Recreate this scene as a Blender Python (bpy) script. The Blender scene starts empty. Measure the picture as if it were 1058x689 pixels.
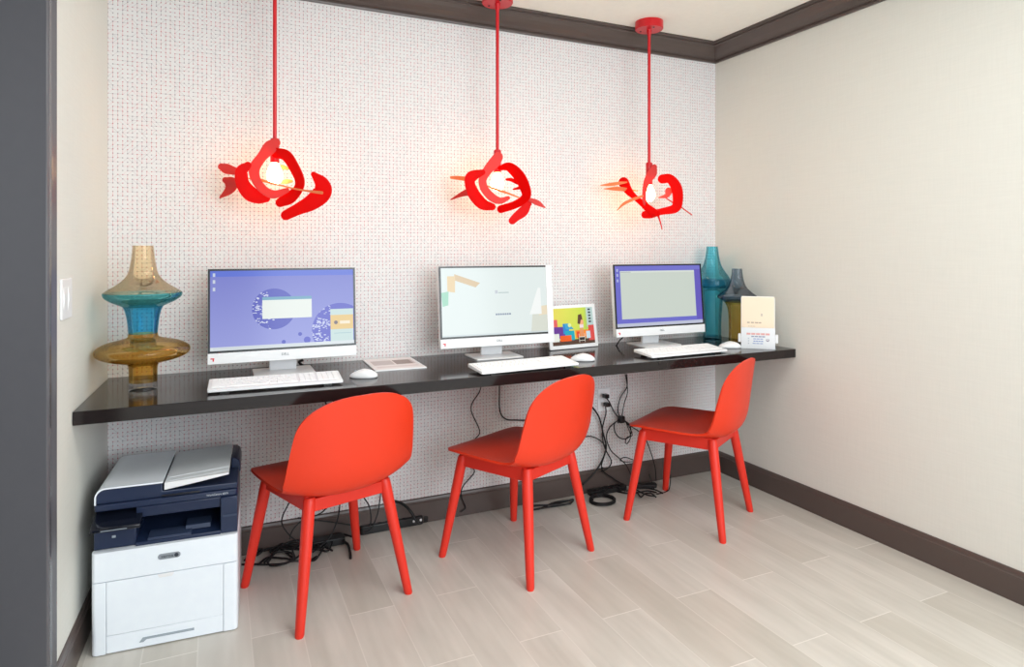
import bpy, bmesh, math, random
from mathutils import Vector, Matrix
random.seed(7)
PI = math.pi
sc = bpy.context.scene
col = sc.collection

# ------------------------------------------------------------------ camera model
FPX, YAW, CX, CY, HZ, CH = 668.964, 0.42821, 0.3758, -2.8797, 258.28, 1.25
W, DH, DT, DD = 2.9664, 0.7636, 0.0416, 0.5642
ZC, ZT, CP = 2.3117, 2.4005, 0.10
BH, BT = 0.1135, 0.0131
SL = 0.0338                      # the left wall stands a little out of square
FW = Vector((math.sin(YAW), math.cos(YAW), 0)); RT = Vector((math.cos(YAW), -math.sin(YAW), 0)); UP = Vector((0, 0, 1))
CAM = Vector((CX, CY, CH))
def ray(x, y): return FW + RT*((x-529)/FPX) + UP*((HZ-y)/FPX)
def on_z(x, y, z): d = ray(x, y); return CAM + d*((z-CH)/d.z)
def on_y(x, y, Y): d = ray(x, y); return CAM + d*((Y-CY)/d.y)
def wall_x(y): return SL*y

# ------------------------------------------------------------------ materials
def lin(c):
    r = []
    for v in c:
        v = v/255.0
        r.append(v/12.92 if v <= 0.04045 else ((v+0.055)/1.055)**2.4)
    return (r[0], r[1], r[2], 1.0)
class NT:
    def __init__(s, name):
        s.m = bpy.data.materials.new(name); s.m.use_nodes = True
        s.t = s.m.node_tree; s.t.nodes.clear()
        s.out = s.t.nodes.new('ShaderNodeOutputMaterial')
    def n(s, typ, **kw):
        nd = s.t.nodes.new(typ)
        for k, v in kw.items(): setattr(nd, k, v)
        return nd
    def l(s, a, b): s.t.links.new(a, b)
    def put(s, sock, v):
        if isinstance(v, bpy.types.NodeSocket): s.l(v, sock)
        else: sock.default_value = v
    def math(s, op, a, b=0.0, c=None):
        nd = s.n('ShaderNodeMath', operation=op); s.put(nd.inputs[0], a); s.put(nd.inputs[1], b)
        if c is not None: s.put(nd.inputs[2], c)
        return nd.outputs[0]
    def mix(s, fac, a, b):
        nd = s.n('ShaderNodeMix', data_type='RGBA'); s.put(nd.inputs[0], fac); s.put(nd.inputs[6], a); s.put(nd.inputs[7], b)
        return nd.outputs[2]
    def comb(s, x, y, z):
        nd = s.n('ShaderNodeCombineXYZ'); s.put(nd.inputs[0], x); s.put(nd.inputs[1], y); s.put(nd.inputs[2], z); return nd.outputs[0]
    def sep(s, v):
        nd = s.n('ShaderNodeSeparateXYZ'); s.l(v, nd.inputs[0]); return nd.outputs
    def white(s, v):
        nd = s.n('ShaderNodeTexWhiteNoise', noise_dimensions='3D'); s.l(v, nd.inputs['Vector']); return nd.outputs['Value']
    def noise(s, v, scale, detail=2.0):
        nd = s.n('ShaderNodeTexNoise'); s.put(nd.inputs['Vector'], v); nd.inputs['Scale'].default_value = scale; nd.inputs['Detail'].default_value = detail
        return nd.outputs['Fac']
    def principled(s, base, rough=0.5, spec=0.5, metal=0.0, bump=None, bstr=0.1, coat=0.0):
        p = s.n('ShaderNodeBsdfPrincipled')
        s.put(p.inputs['Base Color'], base); s.put(p.inputs['Roughness'], rough)
        p.inputs['Specular IOR Level'].default_value = spec; p.inputs['Metallic'].default_value = metal
        p.inputs['Coat Weight'].default_value = coat
        if bump is not None:
            b = s.n('ShaderNodeBump'); b.inputs['Strength'].default_value = bstr; b.inputs['Distance'].default_value = 0.002
            s.l(bump, b.inputs['Height']); s.l(b.outputs[0], p.inputs['Normal'])
        s.l(p.outputs[0], s.out.inputs[0]); return s.m
def plain(name, c, rough=0.5, spec=0.5, metal=0.0, var=0.03, scale=30.0, coat=0.0):
    t = NT(name); tc = t.n('ShaderNodeTexCoord')
    a = lin(c); f = t.noise(tc.outputs['Object'], scale)
    lo = tuple(x*(1-var) for x in a[:3])+(1,); hi = tuple(min(1, x*(1+var)) for x in a[:3])+(1,)
    return t.principled(t.mix(f, lo, hi), rough, spec, metal, coat=coat)

def wallpaper():
    t = NT('wallpaper'); o = t.sep(t.n('ShaderNodeTexCoord').outputs['Object'])
    P = 0.0162
    u = t.math('DIVIDE', o[0], P); v = t.math('DIVIDE', o[2], P)
    fu = t.math('FLOOR', u); fv = t.math('FLOOR', v); ru = t.math('ROUND', u); rv = t.math('ROUND', v)
    xu = t.math('SUBTRACT', u, fu); xv = t.math('SUBTRACT', v, fv)
    du = t.math('ABSOLUTE', t.math('SUBTRACT', u, ru)); dv = t.math('ABSOLUTE', t.math('SUBTRACT', v, rv))
    d = t.math('SQRT', t.math('ADD', t.math('MULTIPLY', du, du), t.math('MULTIPLY', dv, dv)))
    h1 = t.white(t.comb(fu, rv, 1.3)); h2 = t.white(t.comb(ru, fv, 5.7)); h3 = t.white(t.comb(fu, fv, 9.1)); h4 = t.white(t.comb(ru, rv, 3.9))
    lw = 0.036
    H = t.math('MULTIPLY', t.math('LESS_THAN', dv, lw), t.math('LESS_THAN', h1, 0.5))
    V = t.math('MULTIPLY', t.math('LESS_THAN', du, lw), t.math('LESS_THAN', h2, 0.6))
    D1 = t.math('MULTIPLY', t.math('LESS_THAN', t.math('ABSOLUTE', t.math('SUBTRACT', xu, xv)), lw), t.math('LESS_THAN', h3, 0.26))
    D2 = t.math('MULTIPLY', t.math('LESS_THAN', t.math('ABSOLUTE', t.math('SUBTRACT', t.math('ADD', xu, xv), 1.0)), lw), t.math('GREATER_THAN', h3, 0.74))
    dot = t.math('LESS_THAN', d, 0.135)
    red = lin((214, 92, 104)); grey = lin((128, 112, 124)); pink = lin((226, 150, 158)); dk = lin((176, 78, 92))
    bg = lin((226, 224, 224))
    c = t.mix(t.math('MULTIPLY', H, 0.5), bg, t.mix(t.math('GREATER_THAN', h1, 0.3), grey, pink))
    c = t.mix(t.math('MULTIPLY', V, 0.62), c, t.mix(t.math('GREATER_THAN', h2, 0.4), red, grey))
    c = t.mix(t.math('MULTIPLY', t.math('MAXIMUM', D1, D2), 0.55), c, t.mix(t.math('GREATER_THAN', t.math('FRACT', t.math('MULTIPLY', h3, 7)), 0.5), pink, grey))
    c = t.mix(t.math('MULTIPLY', dot, 0.8), c, t.mix(t.math('GREATER_THAN', h4, 0.5), grey, dk))
    return t.principled(c, 0.6, 0.25)
def floor_mat():
    t = NT('wood_plank_tile'); o = t.sep(t.n('ShaderNodeTexCoord').outputs['Object'])
    PW, PL = 0.1555, 0.75
    u = t.math('DIVIDE', t.math('SUBTRACT', o[0], 1.10), PW); k = t.math('FLOOR', u); xu = t.math('SUBTRACT', u, k)
    odd = t.math('ABSOLUTE', t.math('MODULO', k, 2.0))
    v = t.math('ADD', t.math('DIVIDE', t.math('ADD', o[1], 0.636), PL), t.math('MULTIPLY', odd, 0.5)); j = t.math('FLOOR', v); xv = t.math('SUBTRACT', v, j)
    h = t.white(t.comb(k, j, 2.2)); h2 = t.white(t.comb(k, j, 8.8))
    g1 = t.noise(t.comb(t.math('ADD', t.math('MULTIPLY', o[0], 7.0), t.math('MULTIPLY', h, 60)), t.math('ADD', t.math('MULTIPLY', o[1], 1.2), t.math('MULTIPLY', h2, 40)), 0.0), 1.6, 5.0)
    wv = t.n('ShaderNodeTexWave', wave_type='BANDS', bands_direction='X')
    t.l(t.comb(t.math('ADD', o[0], t.math('MULTIPLY', h, 3)), t.math('ADD', t.math('MULTIPLY', o[1], 0.10), t.math('MULTIPLY', h2, 5)), 0.0), wv.inputs['Vector'])
    wv.inputs['Scale'].default_value = 9; wv.inputs['Distortion'].default_value = 9; wv.inputs['Detail'].default_value = 3; wv.inputs['Detail Scale'].default_value = 1.2
    g = t.math('ADD', t.math('MULTIPLY', g1, 0.95), t.math('MULTIPLY', wv.outputs['Fac'], 0.05))
    c = t.mix(g, lin((168, 163, 153)), lin((232, 227, 219)))
    c = t.mix(t.math('MULTIPLY', h, 0.35), c, lin((214, 209, 202)))
    c = t.mix(t.math('MULTIPLY', t.math('LESS_THAN', h2, 0.25), 0.25), c, lin((176, 168, 154)))
    e = t.math('MINIMUM', xv, t.math('SUBTRACT', 1.0, xv)); eu = t.math('MINIMUM', xu, t.math('SUBTRACT', 1.0, xu))
    c = t.mix(t.math('MULTIPLY', t.math('LESS_THAN', eu, 0.012), 0.45), c, lin((228, 223, 216)))
    c = t.mix(t.math('MULTIPLY', t.math('LESS_THAN', e, 0.0026), 0.85), c, lin((230, 225, 218)))
    return t.principled(c, t.math('ADD', 0.30, t.math('MULTIPLY', g, 0.12)), 0.4)
def linen(name, c):
    t = NT(name); o = t.sep(t.n('ShaderNodeTexCoord').outputs['Object'])
    a = t.noise(t.comb(t.math('MULTIPLY', o[0], 3), t.math('MULTIPLY', o[1], 3), t.math('MULTIPLY', o[2], 60)), 3.0, 3.0)
    b = t.noise(t.comb(t.math('MULTIPLY', o[0], 60), t.math('MULTIPLY', o[1], 60), t.math('MULTIPLY', o[2], 3)), 3.0, 3.0)
    g = t.math('MULTIPLY', t.math('ADD', a, b), 0.5); k = lin(c)
    return t.principled(t.mix(g, tuple(x*.93 for x in k[:3])+(1,), tuple(min(1, x*1.06) for x in k[:3])+(1,)), 0.7, 0.2, bump=g, bstr=0.08)
def glass(name, c, edge):
    t = NT(name)
    lw = t.n('ShaderNodeLayerWeight'); lw.inputs['Blend'].default_value = 0.45
    tr = t.n('ShaderNodeBsdfTransparent'); q4 = lambda q: tuple(x**0.25 for x in lin(q)[:3])+(1,)      # light crosses four glass surfaces
    t.l(t.mix(t.math('POWER', lw.outputs['Facing'], 2.0), q4(c), q4(edge)), tr.inputs[0])
    gl = t.n('ShaderNodeBsdfGlossy'); gl.inputs['Roughness'].default_value = 0.03
    fr = t.n('ShaderNodeFresnel'); fr.inputs['IOR'].default_value = 1.4
    mx = t.n('ShaderNodeMixShader'); t.l(t.math('MULTIPLY', fr.outputs[0], 0.55), mx.inputs[0]); t.l(tr.outputs[0], mx.inputs[1]); t.l(gl.outputs[0], mx.inputs[2])
    t.l(mx.outputs[0], t.out.inputs[0]); return t.m
def emit(name, c, k):
    t = NT(name); e = t.n('ShaderNodeEmission'); e.inputs[0].default_value = c; e.inputs[1].default_value = k
    t.l(e.outputs[0], t.out.inputs[0]); return t.m
def acrylic(name, c, trans):
    t = NT(name)
    p = t.n('ShaderNodeBsdfPrincipled'); p.inputs['Base Color'].default_value = lin(c); p.inputs['Roughness'].default_value = 0.35; p.inputs['Specular IOR Level'].default_value = 0.12
    tl = t.n('ShaderNodeBsdfTranslucent'); tl.inputs[0].default_value = lin(trans)
    mx = t.n('ShaderNodeMixShader'); mx.inputs[0].default_value = 0.38
    t.l(p.outputs[0], mx.inputs[1]); t.l(tl.outputs[0], mx.inputs[2]); t.l(mx.outputs[0], t.out.inputs[0]); return t.m

class Screen(NT):
    """a lit display: flat shapes laid over each other in the panel's own UV space (v down from the top)"""
    def __init__(s, name, bg, asp=1.75):
        super().__init__(name); uv = s.sep(s.n('ShaderNodeTexCoord').outputs['UV'])
        s.u = uv[0]; s.v = s.math('SUBTRACT', 1.0, uv[1]); s.c = bg; s.asp = asp
    def rng(s, x, a, b): return s.math('MULTIPLY', s.math('GREATER_THAN', x, a), s.math('LESS_THAN', x, b))
    def rect(s, u0, u1, v0, v1, c, k=1.0):
        m = s.math('MULTIPLY', s.rng(s.u, u0, u1), s.rng(s.v, v0, v1)); s.c = s.mix(s.math('MULTIPLY', m, k), s.c, lin(c) if isinstance(c, tuple) else c)
    def disc_mask(s, cu, cv, r):
        a = s.math('SUBTRACT', s.u, cu); b = s.math('DIVIDE', s.math('SUBTRACT', s.v, cv), s.asp)
        return s.math('LESS_THAN', s.math('ADD', s.math('MULTIPLY', a, a), s.math('MULTIPLY', b, b)), r*r)
    def disc(s, cu, cv, r, c, k=1.0): s.c = s.mix(s.math('MULTIPLY', s.disc_mask(cu, cv, r), k), s.c, c if not isinstance(c, tuple) else lin(c))
    def poly(s, pts, c, k=1.0):
        m = None; n = len(pts)
        for i in range(n):
            (x0, y0), (x1, y1) = pts[i], pts[(i+1) % n]
            e = s.math('SUBTRACT', s.math('MULTIPLY', s.math('SUBTRACT', s.v, y0), x1-x0), s.math('MULTIPLY', s.math('SUBTRACT', s.u, x0), y1-y0))
            g = s.math('GREATER_THAN', e, 0.0); m = g if m is None else s.math('MULTIPLY', m, g)
        s.c = s.mix(s.math('MULTIPLY', m, k), s.c, lin(c))
    def done(s, k=1.0, lit=True, rough=0.15):
        if not lit: return s.principled(s.c, 0.35, 0.4)
        p = s.n('ShaderNodeBsdfPrincipled'); p.inputs['Base Color'].default_value = (0.01, 0.01, 0.01, 1); p.inputs['Roughness'].default_value = rough
        p.inputs['Specular IOR Level'].default_value = 0.25
        s.l(s.c, p.inputs['Emission Color']); p.inputs['Emission Strength'].default_value = k
        s.l(p.outputs[0], s.out.inputs[0]); return s.m

def screen_violet():
    s = Screen('screen_violet', lin((150, 154, 226)))
    s.c = s.mix(s.math('SMOOTH_MIN', s.v, 1.0, 0.1), lin((126, 132, 212)), lin((158, 164, 230)))
    tc = s.n('ShaderNodeTexCoord').outputs['UV']
    vo = s.n('ShaderNodeTexVoronoi'); s.l(tc, vo.inputs['Vector']); vo.inputs['Scale'].default_value = 46
    nz = s.noise(tc, 9.0, 3.0)
    s.rect(0, 1, 0, 0.075, (98, 120, 222))
    def ball(cu, cv, r, lo, hi):
        sp = s.math('MULTIPLY', s.math('LESS_THAN', vo.outputs['Distance'], 0.42), s.math('GREATER_THAN', s.math('ADD', nz, s.math('MULTIPLY', s.math('SUBTRACT', cu-r*.35, s.u), 1.4)), 0.5))
        s.disc(cu, cv, r, s.mix(sp, lin(lo), lin(hi)))
    ball(0.425, 0.50, 0.150, (92, 98, 196), (214, 220, 246))
    ball(0.895, 0.81, 0.205, (98, 102, 204), (205, 212, 246))
    s.disc(0.605, 0.84, 0.014, (84, 92, 196)); s.disc(0.49, 0.93, 0.014, (84, 92, 196)); s.disc(0.655, 0.92, 0.024, (92, 98, 204))
    s.rect(0.345, 0.69, 0.345, 0.40, (120, 172, 200)); s.rect(0.345, 0.69, 0.385, 0.625, (240, 246, 240))
    s.rect(0.825, 0.995, 0.53, 0.955, (206, 228, 226)); s.rect(0.825, 0.995, 0.61, 0.80, (238, 205, 136)); s.disc(0.865, 0.71, 0.014, (120, 110, 120))
    s.rect(0.895, 0.97, 0.69, 0.73, (252, 240, 214)); s.rect(0.85, 0.98, 0.85, 0.857, (160, 196, 206))
    for v in (0.03, 0.115, 0.21): s.rect(0.018, 0.034, v, v+0.045, (226, 236, 240), 0.8)
    s.rect(0, 1, 0.955, 1, (226, 234, 238)); s.rect(0.02, 0.72, 0.965, 0.98, (205, 215, 222), 0.6)
    return s.done(0.85)
def screen_white():
    s = Screen('screen_white', lin((232, 242, 240)))
    s.poly([(0.118, 0.09), (0.342, 0.225), (0.302, 0.29), (0.115, 0.18)], (224, 200, 164))
    s.poly([(0.055, 0.12), (0.125, 0.12), (0.12, 0.36), (0.055, 0.34)], (238, 214, 172))
    s.poly([(0.0, 0.36), (0.065, 0.34), (0.06, 0.54), (0.012, 0.56)], (168, 222, 198))
    s.poly([(0.82, 0.66), (1.0, 0.62), (1.0, 0.99), (0.80, 0.99)], (222, 226, 214)); s.poly([(0.89, 0.60), (1.0, 0.58), (1.0, 0.72), (0.88, 0.74)], (240, 226, 198))
    s.poly([(0.875, 0.32), (0.90, 0.32), (0.905, 0.72), (0.79, 0.72)], (250, 254, 252))  # pale wedge is a room reflection drawn into the screen colour
    s.rect(0.475, 0.50, 0.34, 0.39, (206, 212, 220)); s.rect(0.505, 0.60, 0.37, 0.385, (190, 206, 206))
    for i in range(7): s.rect(0.475+i*0.0205, 0.475+i*0.0205+0.016, 0.687, 0.712, (140, 154, 176))
    s.rect(0, 1, 0.975, 1, (205, 218, 222), 0.6)
    return s.done(0.90)
def screen_page():
    s = Screen('screen_page', lin((112, 112, 212)))
    s.rect(0.93, 1, 0, 0.93, (104, 92, 196)); s.rect(0, 1, 0, 0.07, (118, 118, 214))
    s.rect(0.06, 0.925, 0.085, 0.875, (212, 222, 212)); s.rect(0.06, 0.925, 0.085, 0.115, (226, 234, 226)); s.rect(0.065, 0.18, 0.10, 0.108, (150, 160, 170))
    for v in (0.05, 0.13, 0.22): s.rect(0.02, 0.04, v, v+0.045, (196, 204, 236), 0.8)
    s.rect(0, 1, 0.945, 1, (196, 202, 224))
    return s.done(0.85)
def print_picture():
    s = Screen('printed_picture', lin((206, 218, 70)), 1.3)
    s.c = s.mix(s.u, lin((224, 210, 90)), lin((190, 220, 80)))
    s.rect(0.84, 1, 0, 0.55, (186, 208, 206)); s.rect(0.80, 0.83, 0.03, 0.62, (178, 205, 110))
    for i in range(5): s.rect(0.885, 0.945, 0.04+i*0.085, 0.085+i*0.085, (48, 62, 74))
    s.rect(0, 1, 0.86, 1, (88, 60, 48)); s.rect(0, 0.14, 0.3, 0.55, (225, 95, 95))
    s.rect(0.04, 0.32, 0.5, 0.82, (104, 54, 150)); s.rect(0.26, 0.40, 0.42, 0.70, (40, 128, 205)); s.rect(0.30, 0.52, 0.62, 0.88, (20, 165, 190))
    s.poly([(0.24, 0.22), (0.30, 0.28), (0.40, 0.42), (0.58, 0.40), (0.52, 0.58), (0.33, 0.58)], (62, 160, 200)); s.disc(0.42, 0.47, 0.04, (220, 232, 160))
    s.rect(0.18, 0.44, 0.74, 0.90, (242, 92, 26)); s.rect(0.0, 0.16, 0.68, 0.9, (232, 232, 226)); s.rect(0.54, 0.86, 0.62, 0.84, (246, 140, 50)); s.rect(0.86, 1, 0.50, 0.92, (228, 84, 80))
    s.rect(0.58, 0.64, 0.66, 0.82, (222, 60, 34)); s.rect(0.80, 0.90, 0.66, 0.86, (206, 224, 238))
    s.rect(0.60, 0.78, 0.80, 0.94, (36, 30, 34)); s.rect(0.62, 0.63, 0.72, 0.96, (236, 226, 214)); s.rect(0.755, 0.765, 0.72, 0.96, (236, 226, 214)); s.rect(0.62, 0.765, 0.80, 0.82, (236, 226, 214)); s.rect(0.62, 0.765, 0.90, 0.915, (236, 226, 214))
    s.disc(0.69, 0.28, 0.05, (196, 150, 120)); s.poly([(0.64, 0.20), (0.72, 0.18), (0.74, 0.36), (0.66, 0.46), (0.61, 0.44)], (92, 60, 46))
    s.poly([(0.70, 0.33), (0.76, 0.36), (0.75, 0.52), (0.66, 0.52)], (236, 170, 130)); s.rect(0.655, 0.75, 0.47, 0.56, (236, 214, 220)); s.rect(0.66, 0.695, 0.56, 0.80, (226, 150, 110)); s.rect(0.705, 0.74, 0.56, 0.78, (226, 150, 110))
    return s.done(lit=False)
def print_sheet():
    s = Screen('printed_sheet', lin((236, 228, 228)), 1.3)
    s.rect(0.05, 0.95, 0.22, 0.62, (190, 172, 170), 0.8); s.rect(0.52, 0.90, 0.22, 0.62, (128, 100, 88), 0.8); s.rect(0.50, 0.53, 0.1, 0.7, (240, 230, 228))
    s.rect(0.06, 0.94, 0.74, 0.86, (222, 208, 208))
    return s.done(lit=False)
def print_card():
    s = Screen('printed_card', lin((246, 226, 202)), 0.6)
    s.rect(0, 1, 0, 0.02, (248, 240, 232))
    def words(u0, u1, v0, v1, c, n, k=0.7):
        w = (u1-u0)/n
        for i in range(n): s.rect(u0+i*w, u0+i*w+w*(0.68+0.2*((i*7) % 3)/2), v0, v1, c, k)
    words(0.17, 0.64, 0.60, 0.63, (150, 130, 118), 4); words(0.2, 0.42, 0.69, 0.71, (200, 184, 168), 3); words(0.2, 0.44, 0.74, 0.76, (200, 184, 168), 3); words(0.2, 0.4, 0.79, 0.81, (200, 184, 168), 3)
    words(0.4, 0.78, 0.955, 0.975, (180, 160, 150), 5); s.rect(0.59, 0.64, 0.40, 0.46, (190, 176, 168), 0.8)
    return s.done(lit=False)
def print_pocket():
    s = Screen('printed_pocket', lin((240, 240, 242)), 1.5)
    def words(u0, u1, v0, v1, c, n, k=0.8):
        w = (u1-u0)/n
        for i in range(n): s.rect(u0+i*w, u0+i*w+w*0.84, v0, v1, c, k)
    words(0.16, 0.86, 0.26, 0.35, (232, 150, 140), 5); words(0.3, 0.72, 0.40, 0.46, (120, 130, 168), 4)
    words(0.36, 0.66, 0.52, 0.57, (140, 156, 206), 3); words(0.36, 0.66, 0.63, 0.68, (120, 140, 200), 4); words(0.34, 0.66, 0.74, 0.79, (150, 164, 206), 3)
    for v in (0.5, 0.62, 0.74): s.rect(0.2, 0.24, v, v+0.06, (206, 208, 216))
    s.disc(0.78, 0.59, 0.045, (120, 108, 130)); s.disc(0.78, 0.575, 0.03, (230, 226, 232))
    return s.done(lit=False)

M = dict(
    wallpaper=wallpaper(), floor=floor_mat(), beige=linen('beige_wallcovering', (227, 226, 219)), ceil=plain('ceiling_paint', (250, 246, 237), 0.9, 0.1),
    trim=plain('dark_trim_paint', (84, 72, 68), 0.32, 0.5), desk=plain('dark_counter', (34, 28, 28), 0.12, 0.4, var=0.12, scale=60),
    jamb=plain('door_frame_paint', (93, 92, 97), 0.22, 0.5), doorm=plain('dark_door', (18, 17, 18), 0.4, 0.4),
    white=plain('white_plastic', (240, 240, 242), 0.35, 0.4), key=plain('white_keys', (250, 250, 251), 0.4, 0.3), keybed=plain('keyboard_bed', (222, 224, 228), 0.5, 0.3),
    black=plain('black_plastic', (20, 20, 22), 0.35, 0.5), cable=plain('black_cable', (16, 15, 17), 0.45, 0.4), bezel=plain('black_bezel', (22, 24, 28), 0.25, 0.5),
    red=plain('chair_shell_red', (230, 58, 28), 0.42, 0.4, var=0.02), leg=plain('chair_leg_red', (224, 50, 34), 0.4, 0.4, var=0.03),
    lampred=plain('lamp_red_metal', (206, 18, 32), 0.28, 0.5), blade=acrylic('red_blade', (224, 6, 4), (255, 40, 6)), red_sheen=acrylic('red_blade_sheen', (214, 78, 76), (255, 90, 50)), peach=acrylic('peach_blade', (236, 150, 100), (255, 150, 70)),  # the paler copy of the red carries reflected room light in its colour
    bulb=emit('bulb_glow', (1.0, 0.60, 0.26, 1), 30.0),
    navy=plain('navy_plastic', (30, 43, 72), 0.35, 0.5), navyd=plain('dark_navy_plastic', (16, 20, 34), 0.3, 0.5), pwhite=plain('printer_white', (240, 246, 255), 0.35, 0.4), seam=plain('seam_grey', (120, 122, 132), 0.6, 0.2),
    touch=plain('touch_glass', (18, 22, 34), 0.06, 0.6), pgrey=plain('printer_grey', (160, 170, 180), 0.4, 0.4), pillm=plain('pill_grey', (148, 154, 162), 0.3, 0.5), ink=plain('dark_ink', (60, 64, 74), 0.5, 0.3), sheet=plain('paper', (232, 236, 240), 0.7, 0.2), logo=plain('logo_grey', (92, 94, 100), 0.4, 0.5), sticker=plain('sticker_red', (226, 60, 74), 0.5, 0.3),
    textw=plain('text_white', (206, 212, 222), 0.5, 0.3), navyl=plain('navy_ledge', (50, 62, 88), 0.35, 0.5),
    g_peach=glass('glass_peach', (255, 230, 186), (240, 186, 126)), g_teal=glass('glass_teal', (90, 196, 206), (20, 130, 150)), g_blue=glass('glass_blue', (64, 176, 224), (6, 116, 186)), g_amber=glass('glass_amber', (244, 196, 104), (192, 122, 20)), g_olive=glass('glass_olive', (226, 170, 70), (140, 84, 8)), g_clear=glass('glass_clear', (240, 244, 248), (170, 180, 196)),
    g_cyan=glass('glass_cyan', (104, 212, 230), (36, 156, 190)), g_deep=glass('glass_deep_blue', (60, 160, 196), (10, 100, 140)), g_smoke=glass('glass_smoke', (150, 166, 184), (80, 96, 116)), g_gold=glass('glass_gold', (255, 208, 108), (206, 138, 24)),
    clear=glass('clear_acrylic', (250, 251, 252), (225, 230, 234)),
    s1=screen_violet(), s2=screen_white(), s3=screen_page(), pic=print_picture(), psheet=print_sheet(), pcard=print_card(), ppocket=print_pocket(),
)

# ------------------------------------------------------------------ mesh helpers
class MB:
    def __init__(s, mat=None): s.bm = bmesh.new(); s.M = mat or Matrix()
    def v(s, p): return s.bm.verts.new(s.M @ Vector(p))
    def f(s, vs):
        try: return s.bm.faces.new(vs)
        except ValueError: return None
    def box(s, x0, x1, y0, y1, z0, z1):
        v = [s.v((x, y, z)) for z in (z0, z1) for y in (y0, y1) for x in (x0, x1)]
        for q in ((0, 2, 3, 1), (4, 5, 7, 6), (0, 1, 5, 4), (2, 6, 7, 3), (0, 4, 6, 2), (1, 3, 7, 5)): s.f([v[i] for i in q])
        return s
    def loft(s, rings, cap=True):
        R = [[s.v(p) for p in r] for r in rings]; n = len(R[0])
        for a, b in zip(R, R[1:]):
            for i in range(n): s.f([a[i], a[(i+1) % n], b[(i+1) % n], b[i]])
        if cap: s.f(R[0][::-1]); s.f(R[-1])
        return s
    def prism(s, pts, a, b, axis='z'):
        def mk(p, h): return {'z': (p[0], p[1], h), 'x': (h, p[0], p[1]), 'y': (p[0], h, p[1])}[axis]
        return s.loft([[mk(p, a) for p in pts], [mk(p, b) for p in pts]])
    def lathe(s, prof, n=48, cap=False):
        rings = [[(r*math.cos(2*PI*i/n), r*math.sin(2*PI*i/n), z) for i in range(n)] for r, z in prof]
        return s.loft(rings, cap)
    def tube(s, pts, r, n=8, taper=None, cap=True):
        P = [Vector(p) for p in pts]; rings = []
        t0 = (P[1]-P[0]).normalized(); nn = t0.orthogonal().normalized()
        for i, p in enumerate(P):
            t = (P[min(i+1, len(P)-1)]-P[max(i-1, 0)]).normalized()
            nn = (nn - t*nn.dot(t)); nn = nn.normalized() if nn.length > 1e-6 else t.orthogonal().normalized()
            b = t.cross(nn); rr = r if taper is None else taper[i]
            rings.append([p+(nn*math.cos(2*PI*k/n)+b*math.sin(2*PI*k/n))*rr for k in range(n)])
        return s.loft(rings, cap)
    def build(s, name, mat, parent=None, smooth=False, bevel=0.0, seg=2, loc=None, autosmooth=None):
        bmesh.ops.remove_doubles(s.bm, verts=s.bm.verts, dist=1e-6)
        bmesh.ops.recalc_face_normals(s.bm, faces=s.bm.faces)
        me = bpy.data.meshes.new(name); 
        if loc is not None: bmesh.ops.translate(s.bm, verts=s.bm.verts, vec=-Vector(loc))
        s.bm.to_mesh(me); s.bm.free(); me.materials.append(mat)
        o = bpy.data.objects.new(name, me); col.objects.link(o)
        if loc is not None: o.location = loc
        if parent: o.parent = parent
        if bevel:
            b = o.modifiers.new('bevel', 'BEVEL'); b.width = bevel; b.segments = seg; b.limit_method = 'ANGLE'; b.angle_limit = 0.6
            smooth = True
        if smooth:
            for p in me.polygons: p.use_smooth = True
            if bevel or autosmooth: me.set_sharp_from_angle(angle=autosmooth or 0.7)
        return o
def spline(pts, per=8):
    P = [Vector(p) for p in pts]; P = [P[0]*2-P[1]]+P+[P[-1]*2-P[-2]]; out = []
    for i in range(1, len(P)-2):
        a, b, c, d = P[i-1:i+3]
        for k in range(per):
            t = k/per; out.append(0.5*((2*b)+(c-a)*t+(2*a-5*b+4*c-d)*t*t+(3*b-a-3*c+d)*t**3))
    out.append(P[-2]); return out
def spl1(vals, per): return [p.x for p in spline([(v, 0, 0) for v in vals], per)]
def tag(o, label, cat, group=None):
    o['label'] = label; o['category'] = cat
    if group: o['group'] = group
    return o
def thing(name, label, cat, loc=(0, 0, 0), rz=0.0, group=None):
    o = bpy.data.objects.new(name, None); col.objects.link(o); o.empty_display_size = 0.05
    o.location = loc; o.rotation_euler = (0, 0, rz); return tag(o, label, cat, group)
def struct(o): o['kind'] = 'structure'; return o
def dup(root, loc, rz, label, group=None):
    r = root.copy(); col.objects.link(r); r.location = loc; r.rotation_euler = (0, 0, rz); r['label'] = label
    for ch in list(root.children):
        c = ch.copy(); col.objects.link(c); c.parent = r
        for g in list(ch.children):
            d = g.copy(); col.objects.link(d); d.parent = c
    return r
def text(name, body, size, mat, parent, mtx, depth=0.0004):
    cu = bpy.data.curves.new(name, 'FONT'); cu.body = body; cu.size = size; cu.align_x = 'CENTER'; cu.align_y = 'CENTER'; cu.extrude = depth
    t = bpy.data.objects.new(name, cu); col.objects.link(t)
    dg = bpy.context.evaluated_depsgraph_get(); me = bpy.data.meshes.new_from_object(t.evaluated_get(dg))
    bpy.data.objects.remove(t); me.transform(mtx); me.materials.clear(); me.materials.append(mat)
    o = bpy.data.objects.new(name, me); col.objects.link(o); o.parent = parent; return o
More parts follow.
